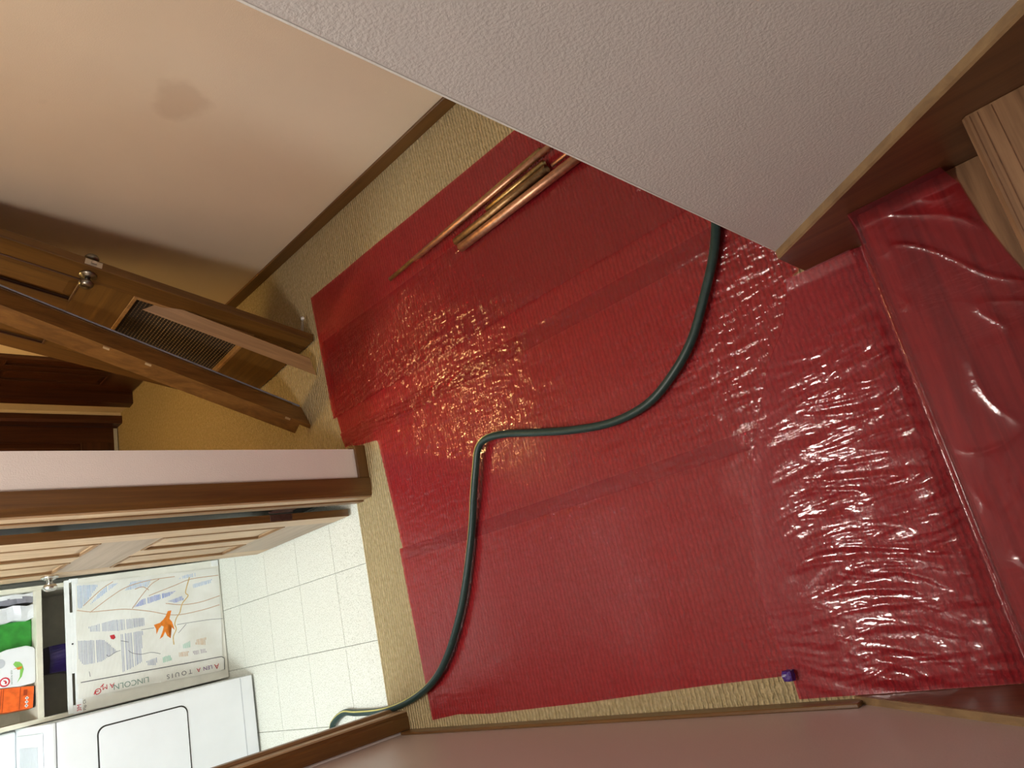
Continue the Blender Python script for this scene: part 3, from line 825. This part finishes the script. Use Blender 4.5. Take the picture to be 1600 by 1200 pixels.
# loose jamb with casing leaning over the same door
la = math.radians(20); D = Vector((0, math.sin(la), math.cos(la)))
ju = Vector((-2.832, 1.050, 0)); jl = Vector((-2.768, 0.938, 0))
wv_ = (jl-ju); wl = wv_.length; wv_ = wv_.normalized(); back = Vector((-wv_.y, wv_.x, 0))
if back.x > 0: back = -back
jb = tag(empty('loose_jamb', (ju+jl)/2), 'orange-brown removed door jamb leaning in front of the loose door', 'door jamb')
o_ = (ju+jl)/2
def jprism(name, a0, a1, b0, b1, z0, z1, mat):
    q = [ju+wv_*a+back*b for a, b in ((a0, b0), (a1, b0), (a1, b1), (a0, b1))]
    return prism(name, [p-o_+D*(z0/D.z) for p in q], D*((z1-z0)/D.z), mat, jb, 0.0012)
jprism('jamb_board', 0, wl, 0, 0.019, 0.002, 1.88, M['jambw'])
jprism('casing_board', wl-0.018, wl-0.001, 0.019, 0.074, 0.050, 1.90, M['jambw'])
jprism('weather_strip', 0.001, 0.006, -0.009, 0.0, 0.012, 1.86, M['baggrey'])
jprism('stop_strip', 0.006, 0.016, -0.004, 0.0, 0.05, 1.86, M['lean_z'])
for z in (0.10, 0.68, 0.83):
    jprism('shim', wl-0.0005, wl+0.004, 0.004, 0.014, z, z+0.022, M['rawwood'])

# ================================================================ laundry room things
# washing machine / dryer
wm = tag(empty('washing_machine', (-3.583, -0.414, -0.003)), 'white front-door laundry machine standing beside the shelf', 'appliance')
Y0, Y1, HH = -0.335, 0.335, 0.873
box('body', (-0.66, Y0, 0.012), (0, Y1, HH-0.028), M['white'], wm, 0.006, 2)
box('top_panel', (-0.655, Y0-0.001, HH-0.026), (0.004, Y1+0.001, HH), M['white'], wm, 0.008, 2)
box('kick_seam', (-0.001, Y0+0.004, 0.070), (0.0008, Y1-0.004, 0.074), M['greyplastic'], wm)
for yy in (Y0+0.05, Y1-0.05):
    for xx in (-0.60, -0.05): lathe('foot', [(0.018, 0.0), (0.018, 0.012)], M['black'], wm, 'z', (xx, yy, 0), 12)
def yz_prism(name, pts, x0, x1, cy, cz, mat, parent, bevel=0.0):
    return prism(name, [(x0, cy+a, cz+b) for a, b in pts], (x1-x0, 0, 0), mat, parent, bevel)
yz_prism('door_gasket', rrect(0.476, 0.372, 0.034), -0.001, 0.0012, 0.040, 0.514, M['dark'], wm)
yz_prism('door', rrect(0.464, 0.360, 0.030), -0.001, 0.0045, 0.040, 0.514, M['white'], wm, 0.0012)
box('lid', (-0.48, Y0+0.03, HH), (-0.075, Y1-0.03, HH+0.008), M['white'], wm, 0.006, 2)
box('lid_recess', (-0.42, Y1-0.21, HH+0.008), (-0.13, Y1-0.08, HH+0.0092), M['greyplastic'], wm, 0.001)
box('console', (-0.66, Y0+0.006, HH), (-0.51, Y1-0.006, HH+0.11), M['white'], wm, 0.015, 3)

# shelf unit
sh = tag(empty('shelf_unit', (-3.96, 0.225, -0.003)), 'cream open shelf unit behind the drawing pad', 'shelf')
HW, HB, DB = 0.300, 1.20, -0.33
for s_ in (-1, 1):
    box('side_panel', (DB, s_*HW, 0), (0, s_*(HW-0.020), HB), M['shelf'], sh, 0.001)
for z in (0.06, 0.795, HB-0.02):
    box('shelf_board', (DB+0.006, -HW+0.020, z), (-0.001, HW-0.020, z+0.024), M['shelf'], sh, 0.001)
box('back_panel', (DB, -HW+0.020, 0.02), (DB+0.006, HW-0.020, HB-0.02), M['shelf'], sh)
box('kick_board', (-0.03, -HW+0.020, 0.0), (-0.012, HW-0.020, 0.06), M['shelf'], sh)
ZS = 0.8165   # top of the shelf that carries the packs

# detergent jug
jg = tag(empty('detergent_jug', (-4.02, 0.178, ZS)), 'white detergent jug with green and red label on the shelf', 'bottle')
out = [(-0.078, 0.004), (-0.066, 0.0), (0.066, 0.0), (0.078, 0.006), (0.090, 0.035), (0.086, 0.110), (0.066, 0.170), (0.064, 0.190), (0.045, 0.240), (0.020, 0.262), (-0.022, 0.262), (-0.048, 0.230), (-0.070, 0.150), (-0.080, 0.060)]
yz_prism('jug_body', out, -0.040, 0.040, 0, 0, M['whiteplastic'], jg, 0.008)
yz_prism('handle_recess', rrect(0.040, 0.085, 0.019), 0.0385, 0.0412, 0.030, 0.158, M['greyplastic'], jg)
lathe('cap', [(0.024, 0.26), (0.024, 0.30), (0.020, 0.304)], INK['orange'], jg, 'z', (0, 0, 0), 24)
cres = [(0.048+0.045*math.cos(a)-0.03, 0.062+0.045*math.sin(a)) for a in [math.radians(-70+k*12) for k in range(13)]]+[(0.030+0.036*math.cos(a)-0.03, 0.064+0.040*math.sin(a)) for a in [math.radians(74-k*12) for k in range(13)]]
def flat(name, pts, x, mat, parent): return prism(name, [(x, a, b) for a, b in pts], (0.0006, 0, 0), mat, parent)
flat('label_swoosh', [(0.028, 0.078), (0.024, 0.062), (0.012, 0.052), (-0.010, 0.046), (-0.040, 0.054), (-0.062, 0.072), (-0.040, 0.062), (-0.012, 0.060), (0.006, 0.078), (0.018, 0.086)], 0.0402, INK['leaf'], jg)
flat('label_flame', [(0.004, 0.052), (0.002, 0.070), (-0.004, 0.088), (-0.002, 0.074), (-0.010, 0.068), (-0.006, 0.054)], 0.0408, INK['orange'], jg)
ringp = [( -0.050+0.020*math.cos(a), 0.118+0.020*math.sin(a)) for a in [2*PI*k/24 for k in range(24)]]
flat('label_emblem', ringp, 0.0402, INK['logo'], jg)
flat('label_emblem_disc', [(-0.050+0.014*math.cos(2*PI*k/24), 0.118+0.014*math.sin(2*PI*k/24)) for k in range(24)], 0.0406, M['whiteplastic'], jg)
flat('label_emblem_arm', [(-0.060, 0.112), (-0.052, 0.109), (-0.044, 0.114), (-0.041, 0.124), (-0.046, 0.122), (-0.049, 0.117), (-0.056, 0.118)], 0.0410, INK['logo'], jg)
TX = lambda y, z, x: Matrix.Translation((x, y, z)) @ Matrix(((0, 0, 1, 0), (1, 0, 0, 0), (0, 1, 0, 0), (0, 0, 0, 1)))
text_obj('label_text', 'sensitive skin', 0.0115, INK['greengrey'], jg, TX(-0.066, 0.089, 0.0404))

# orange canister
oc = tag(empty('orange_pack', (-4.02, 0.040, ZS+0.0045)), 'orange powder pack standing beside the white jug', 'box')
oc.rotation_euler = (math.radians(-5), 0, math.radians(4))
yz_prism('pack_body', [(-0.046, 0.004), (0.046, 0.004), (0.050, 0.09), (0.048, 0.20), (-0.048, 0.20), (-0.050, 0.09)], -0.032, 0.032, 0, 0, M['orange'], oc, 0.004)
box('pack_base', (-0.030, -0.045, 0.0), (0.030, 0.045, 0.005), M['black'], oc)
for z in (0.055, 0.118, 0.126): box('dark_band', (0.0318, -0.047, z), (0.0326, 0.047, z+0.003), M['orange_dk'], oc)
box('dark_patch', (0.0318, 0.010, 0.030), (0.0326, 0.034, 0.044), M['orange_dk'], oc)
for k in range(3):
    cy, cz = -0.002-0.016*k, 0.030
    p = flat('pictogram', [(cy+0.0075*math.cos(2*PI*q/4), cz+0.0075*math.sin(2*PI*q/4)) for q in range(4)], 0.0320, M['whiteplastic'], oc)
    flat('pictogram_mark', [(cy+0.0035*math.cos(2*PI*q/5), cz+0.0035*math.sin(2*PI*q/5)) for q in range(5)], 0.0327, INK['dark'], oc)

# green pack and bags
def crumple(name, mat, parent, size, center, seed, amp=0.012, sub=5):
    bm = bmesh.new()
    bmesh.ops.create_cube(bm, size=1.0)
    bmesh.ops.subdivide_edges(bm, edges=list(bm.edges), cuts=sub, use_grid_fill=True)
    rg = random.Random(seed)
    ph = [rg.uniform(0, 6) for _ in range(6)]
    for v in bm.verts:
        p = v.co
        q = Vector((p.x*size[0], p.y*size[1], p.z*size[2]))
        r = 1-0.18*max(0, abs(p.z)*2-0.6)
        q.x *= r; q.y *= r
        w_ = math.sin(q.y*60+ph[0]+q.z*25)*math.cos(q.z*48+ph[1])+0.7*math.sin(q.x*70+q.z*80+ph[2])
        q += Vector((0.6*w_, 0.5*math.sin(q.z*70+ph[3]), 0.3*math.cos(q.y*55+ph[4])))*amp
        zmin = -size[2]/2
        if p.z < -0.49: q.z = zmin
        v.co = q+Vector(center)
    return bm_obj(name, bm, mat, parent)
gp = tag(empty('green_pack', (-4.07, 0.322, ZS)), 'green pack on the shelf between the white bag and jug', 'box')
box('pack_body', (-0.05, -0.062, 0), (0.035, 0.062, 0.22), M['green'], gp, 0.006, 2)
box('pack_fold', (0.0345, -0.062, 0.19), (0.038, 0.062, 0.205), M['green'], gp, 0.001)
wb = tag(empty('white_bag', (-4.05, 0.416, ZS)), 'crumpled white plastic bag next to the green pack', 'bag')
crumple('bag_body', M['bagwhite'], wb, (0.11, 0.066, 0.21), (0.0, 0.0, 0.105), 3, 0.010, 7)
wb2 = tag(empty('grey_bag', (-4.05, 0.480, ZS)), 'grey and white folded bag against the shelf side', 'bag')
crumple('bag_body', M['baggrey'], wb2, (0.10, 0.030, 0.22), (0.0, -0.006, 0.11), 5, 0.006, 6)
crumple('bag_fold', M['bagwhite'], wb2, (0.105, 0.020, 0.24), (0.0, 0.012, 0.12), 8, 0.005, 6)
pb = tag(empty('purple_bag', (-4.13, 0.185, 0.081)), 'dark purple bag in the lower shelf compartment', 'bag')
crumple('bag_body', M['purplebag'], pb, (0.15, 0.13, 0.66), (0.0, 0.0, 0.33), 11, 0.014, 9)

# black board behind the open door
tag(box('black_board', (-3.15, 0.574, -0.003), (-2.60, 0.586, 1.75), M['black'], None, 0.002), 'black glossy board standing behind the open laundry door', 'board')

# drawing pad leaning on the shelf
pv = Vector((-0.083, 0, 0.70)).normalized(); pxx = Vector((0, 1, 0)); pn = pxx.cross(pv)
pad = tag(empty('drawing_pad', mat=frame_matrix(Vector((-3.862, 0.53, -0.002)), pxx, pv, pn)), 'flip chart pad with crayon drawings leaning on the cream shelf', 'drawing pad')
HA = [((-0.600, 0.0, 0), (0.0, 0.655, 0.012))]
box('backing_board', (-0.600, 0.001, 0), (0.002, 0.655, 0.012), M['board'], pad, 0.002)
boxes('handle_strip', [((-0.600, 0.655, 0), (0.004, 0.680, 0.012)), ((-0.012, 0.680, 0), (0.004, 0.692, 0.012)), ((-0.425, 0.680, 0), (-0.152, 0.692, 0.012)), ((-0.600, 0.680, 0), (-0.563, 0.692, 0.012)),
      ((-0.596, 0.692, 0), (0.000, 0.712, 0.012))], M['cover'], pad, 0.0008)
lathe('rivet', [(0.004, 0.012), (0.004, 0.0132)], M['dark'], pad, 'z', (-0.295, 0.686, 0), 12)
SZ = 0.0125
prism('drawing_sheet', [(-a, b, SZ) for a, b in ((0.024, 0.665), (0.026, 0.640), (0.040, 0.020), (0.057, 0.007), (0.290, 0.014), (0.500, 0.025), (0.476, 0.675))], (0, 0, 0.0035), M['sheet'], pad)
prism('folded_strip', [(-a, b, SZ+0.0036) for a, b in ((0.474, 0.655), (0.480, 0.672), (0.541, 0.674), (0.548, 0.350), (0.562, 0.045), (0.557, 0.026), (0.505, 0.022), (0.496, 0.032), (0.492, 0.200), (0.484, 0.400))], (0, 0, 0.0085), M['sheet'], pad, 0.001)
box('paper_tab', (-0.030, 0.004, SZ), (0.000, 0.040, SZ+0.004), M['cover'], pad, 0.001)
SURF = SZ+0.0036
def ribbon(bm, pts, wd_, h):
    for (a, b), (c, d) in zip(pts, pts[1:]):
        p = Vector((-a, b, h)); q = Vector((-c, d, h)); t = (q-p)
        if t.length < 1e-6: continue
        n = Vector((-t.y, t.x, 0)).normalized()*wd_/2
        vs = [bm.verts.new(x) for x in (p-n, q-n, q+n, p+n)]
        bm.faces.new(vs)
def inside(p, poly):
    x, y = p; r = False
    for (x1, y1), (x2, y2) in zip(poly, poly[1:]+poly[:1]):
        if (y1 > y) != (y2 > y) and x < (x2-x1)*(y-y1)/(y2-y1)+x1: r = not r
    return r
HATCH = {'lightblue': [[(0.031, 0.66), (0.04, 0.569), (0.11, 0.62), (0.141, 0.648), (0.133, 0.663)], [(0.051, 0.536), (0.044, 0.48), (0.096, 0.56), (0.13, 0.61), (0.087, 0.576)], [(0.049, 0.428), (0.051, 0.335), (0.086, 0.355), (0.084, 0.407), (0.088, 0.459)], [(0.059, 0.195), (0.05, 0.124), (0.07, 0.126), (0.071, 0.208)], [(0.107, 0.142), (0.096, 0.044), (0.115, 0.052), (0.127, 0.143)]], 'blue': [[(0.175, 0.424), (0.144, 0.387), (0.131, 0.316), (0.127, 0.225), (0.147, 0.257), (0.165, 0.342), (0.175, 0.407)], [(0.172, 0.264), (0.157, 0.196), (0.178, 0.191), (0.186, 0.235)]], 'greyblue': [[(0.23, 0.619), (0.219, 0.516), (0.232, 0.381), (0.27, 0.38), (0.274, 0.485), (0.254, 0.615)], [(0.285, 0.663), (0.301, 0.558), (0.365, 0.506), (0.397, 0.573), (0.398, 0.646), (0.36, 0.666)], [(0.29, 0.492), (0.292, 0.39), (0.44, 0.405), (0.467, 0.495)], [(0.439, 0.382), (0.431, 0.335), (0.467, 0.338), (0.458, 0.377)]], 'green': [[(0.396, 0.214), (0.385, 0.176), (0.416, 0.176), (0.416, 0.209)], [(0.436, 0.312), (0.433, 0.271), (0.459, 0.267), (0.462, 0.308)]], 'tan': [[(0.385, 0.145), (0.382, 0.098), (0.419, 0.104), (0.408, 0.153)], [(0.429, 0.234), (0.433, 0.186), (0.456, 0.194), (0.45, 0.236)]], 'mauve': [[(0.437, 0.168), (0.437, 0.106), (0.457, 0.101), (0.456, 0.163)]]}
FILL = {'orange': [[(0.221, 0.27), (0.221, 0.253), (0.26, 0.265), (0.276, 0.254), (0.318, 0.244), (0.303, 0.257), (0.29, 0.263), (0.285, 0.275), (0.308, 0.276), (0.354, 0.266), (0.34, 0.281), (0.318, 0.289), (0.34, 0.301), (0.348, 0.316), (0.313, 0.3), (0.293, 0.294), (0.286, 0.303), (0.298, 0.316), (0.323, 0.329), (0.298, 0.329), (0.276, 0.338), (0.271, 0.31), (0.258, 0.293), (0.245, 0.282)]], 'red': [[(0.288, 0.533), (0.287, 0.514), (0.302, 0.509), (0.309, 0.517), (0.304, 0.528)]]}
LINES = {'brown': [[(0.147, 0.664), (0.164, 0.606), (0.17, 0.536), (0.178, 0.458), (0.206, 0.356), (0.246, 0.239), (0.246, 0.115), (0.234, 0.017)], [(0.166, 0.611), (0.109, 0.522), (0.072, 0.447), (0.056, 0.347), (0.055, 0.225)], [(0.18, 0.43), (0.12, 0.38), (0.076, 0.336), (0.057, 0.299)], [(0.131, 0.637), (0.066, 0.559), (0.037, 0.507)], [(0.182, 0.277), (0.202, 0.199), (0.204, 0.111), (0.188, 0.012)], [(0.089, 0.413), (0.083, 0.378), (0.103, 0.35)], [(0.131, 0.352), (0.1, 0.229), (0.08, 0.146), (0.081, 0.009)]], 'dark': [[(0.373, 0.55), (0.382, 0.54), (0.369, 0.512), (0.365, 0.49)], [(0.372, 0.457), (0.388, 0.441), (0.402, 0.402), (0.403, 0.357), (0.418, 0.317)], [(0.321, 0.488), (0.334, 0.455)], [(0.337, 0.228), (0.3, 0.188)], [(0.295, 0.231), (0.297, 0.144), (0.3, 0.068), (0.307, 0.007)], [(0.288, 0.396), (0.29, 0.338)], [(0.432, 0.624), (0.455, 0.621)]], 'ochre': [[(0.069, 0.154), (0.141, 0.179), (0.162, 0.168), (0.196, 0.199), (0.238, 0.214), (0.26, 0.231), (0.29, 0.242), (0.316, 0.237), (0.35, 0.253), (0.388, 0.253)]], 'red': [[(0.537, 0.61), (0.519, 0.602), (0.517, 0.586), (0.532, 0.584), (0.539, 0.6), (0.527, 0.604), (0.525, 0.591)], [(0.512, 0.583), (0.499, 0.569)]]}
for col, polys in HATCH.items():
    bm = bmesh.new()
    for poly in polys:
        v0, v1 = min(p[1] for p in poly), max(p[1] for p in poly)
        u0, u1 = min(p[0] for p in poly), max(p[0] for p in poly)
        v = v0+0.002
        while v < v1:
            run = None
            for k in range(61):
                u_ = u0+(u1-u0)*k/60+random.uniform(-0.001, 0.001)
                ok = inside((u_, v), poly) and k < 60
                if ok and run is None: run = u_
                if not ok and run is not None:
                    if random.random() > 0.06: ribbon(bm, [(run, v), (u_, v+random.uniform(-0.0008, 0.0008))], random.uniform(0.0020, 0.0036), SURF+0.0003)
                    run = None
            v += 0.0062
    s_ = bm_obj('crayon_hatching', bm, INK[col], pad); s_['kind'] = 'stuff'
for col, polys in FILL.items():
    for poly in polys:
        prism('crayon_figure', [(-a, b, SURF+0.0002) for a, b in poly], (0, 0, 0.0004), INK[col], pad)
for col, ls in LINES.items():
    for l in ls:
        bm = bmesh.new()
        sp_ = smooth_path([(a, b, 0) for a, b in l], 5) if len(l) > 2 else [Vector((a, b, 0)) for a, b in l]
        ribbon(bm, [(p.x, p.y) for p in sp_], 0.005 if col == 'ochre' else (0.0038 if col in ('red', 'brown') else 0.0022), SURF+(0.0092 if col == 'red' and l[0][0] > 0.47 else 0.0005))
        bm_obj('crayon_line', bm, INK[col], pad)
bm = bmesh.new()
ribbon(bm, [(0.472, 0.660), (0.481, 0.400), (0.489, 0.200), (0.493, 0.032), (0.503, 0.019), (0.559, 0.022)], 0.004, SURF+0.0006)
bm_obj('strip_shadow_line', bm, INK['dark'], pad)  # shadow along the folded strip's edge, painted on as a dark line
# hand lettering on the folded strip, written upwards
def ltxt(body, u_, v_, size, col, dv=0.0):
    # text runs towards +v, letter tops towards +u (local -x)
    loc = Matrix.Translation((-u_, v_, SURF+0.0090)) @ Matrix.Rotation(PI/2, 4, 'Z')
    text_obj('lettering', body, size, INK[col], pad, loc)
ltxt('A', 0.524, 0.050, 0.034, 'red'); ltxt('LEN', 0.524, 0.082, 0.026, 'purple'); ltxt('A', 0.524, 0.140, 0.028, 'red')
ltxt('T O U I S', 0.522, 0.180, 0.030, 'dark')
ltxt('LINCOLN', 0.512, 0.376, 0.036, 'greengrey')
ltxt('A M', 0.505, 0.525, 0.030, 'red')
text_obj('logo_text', '3M', 0.024, INK['logo'], pad, Matrix.Translation((-0.594, 0.661, 0.0122)))
text_obj('logo_text', 'Flip Ch', 0.016, INK['black'], pad, Matrix.Translation((-0.594, 0.642, 0.0122)))

# cardboard strip on the floor between pad and machine
cs = tag(empty('cardboard_flap', (-3.875, -0.093, -0.003)), 'small brown cardboard flap between the pad and laundry machine', 'cardboard')
prism('flap', [(0, 0.014, 0), (0.010, -0.014, 0), (0.004, -0.016, 0.10), (-0.006, 0.012, 0.10)], (0.003, 0.002, 0), M['cardboard'], cs)

# ================================================================ purple lump on the film edge
bm = bmesh.new(); bmesh.ops.create_cube(bm, size=0.024)
bmesh.ops.subdivide_edges(bm, edges=list(bm.edges), cuts=3, use_grid_fill=True)
rg = random.Random(4)
for v in bm.verts:
    v.co = v.co*(0.80+0.20*0.012/max(v.co.length, 1e-4))*rg.uniform(0.88, 1.10)
lo = min(v.co.z for v in bm.verts)
for v in bm.verts: v.co.z -= lo
o = bm_obj('purple_lump', bm, M['purple'])
o.location = (-0.852, -0.312, 0.006)
tag(o, 'small crumpled purple lump at the film edge by the mauve wall', 'lump')

# ================================================================ lamps
for lab, loc, col, stg, rad in LAMPS:
    l_ = tag(empty('ceiling_lamp', loc), lab, 'lamp')
    lathe('base', [(rad+0.02, 0.0), (rad+0.02, -0.02), (rad, -0.025)], M['nickel'], l_, 'z', (0, 0, 0), 32)
    lathe('shade', [(rad*math.cos(a), -0.025-0.07*math.sin(a)) for a in [PI/2*k/8 for k in range(8)]]+[(0.004, -0.095)], emit('lamp_glass', col, stg), l_, 'z', (0, 0, 0), 32)
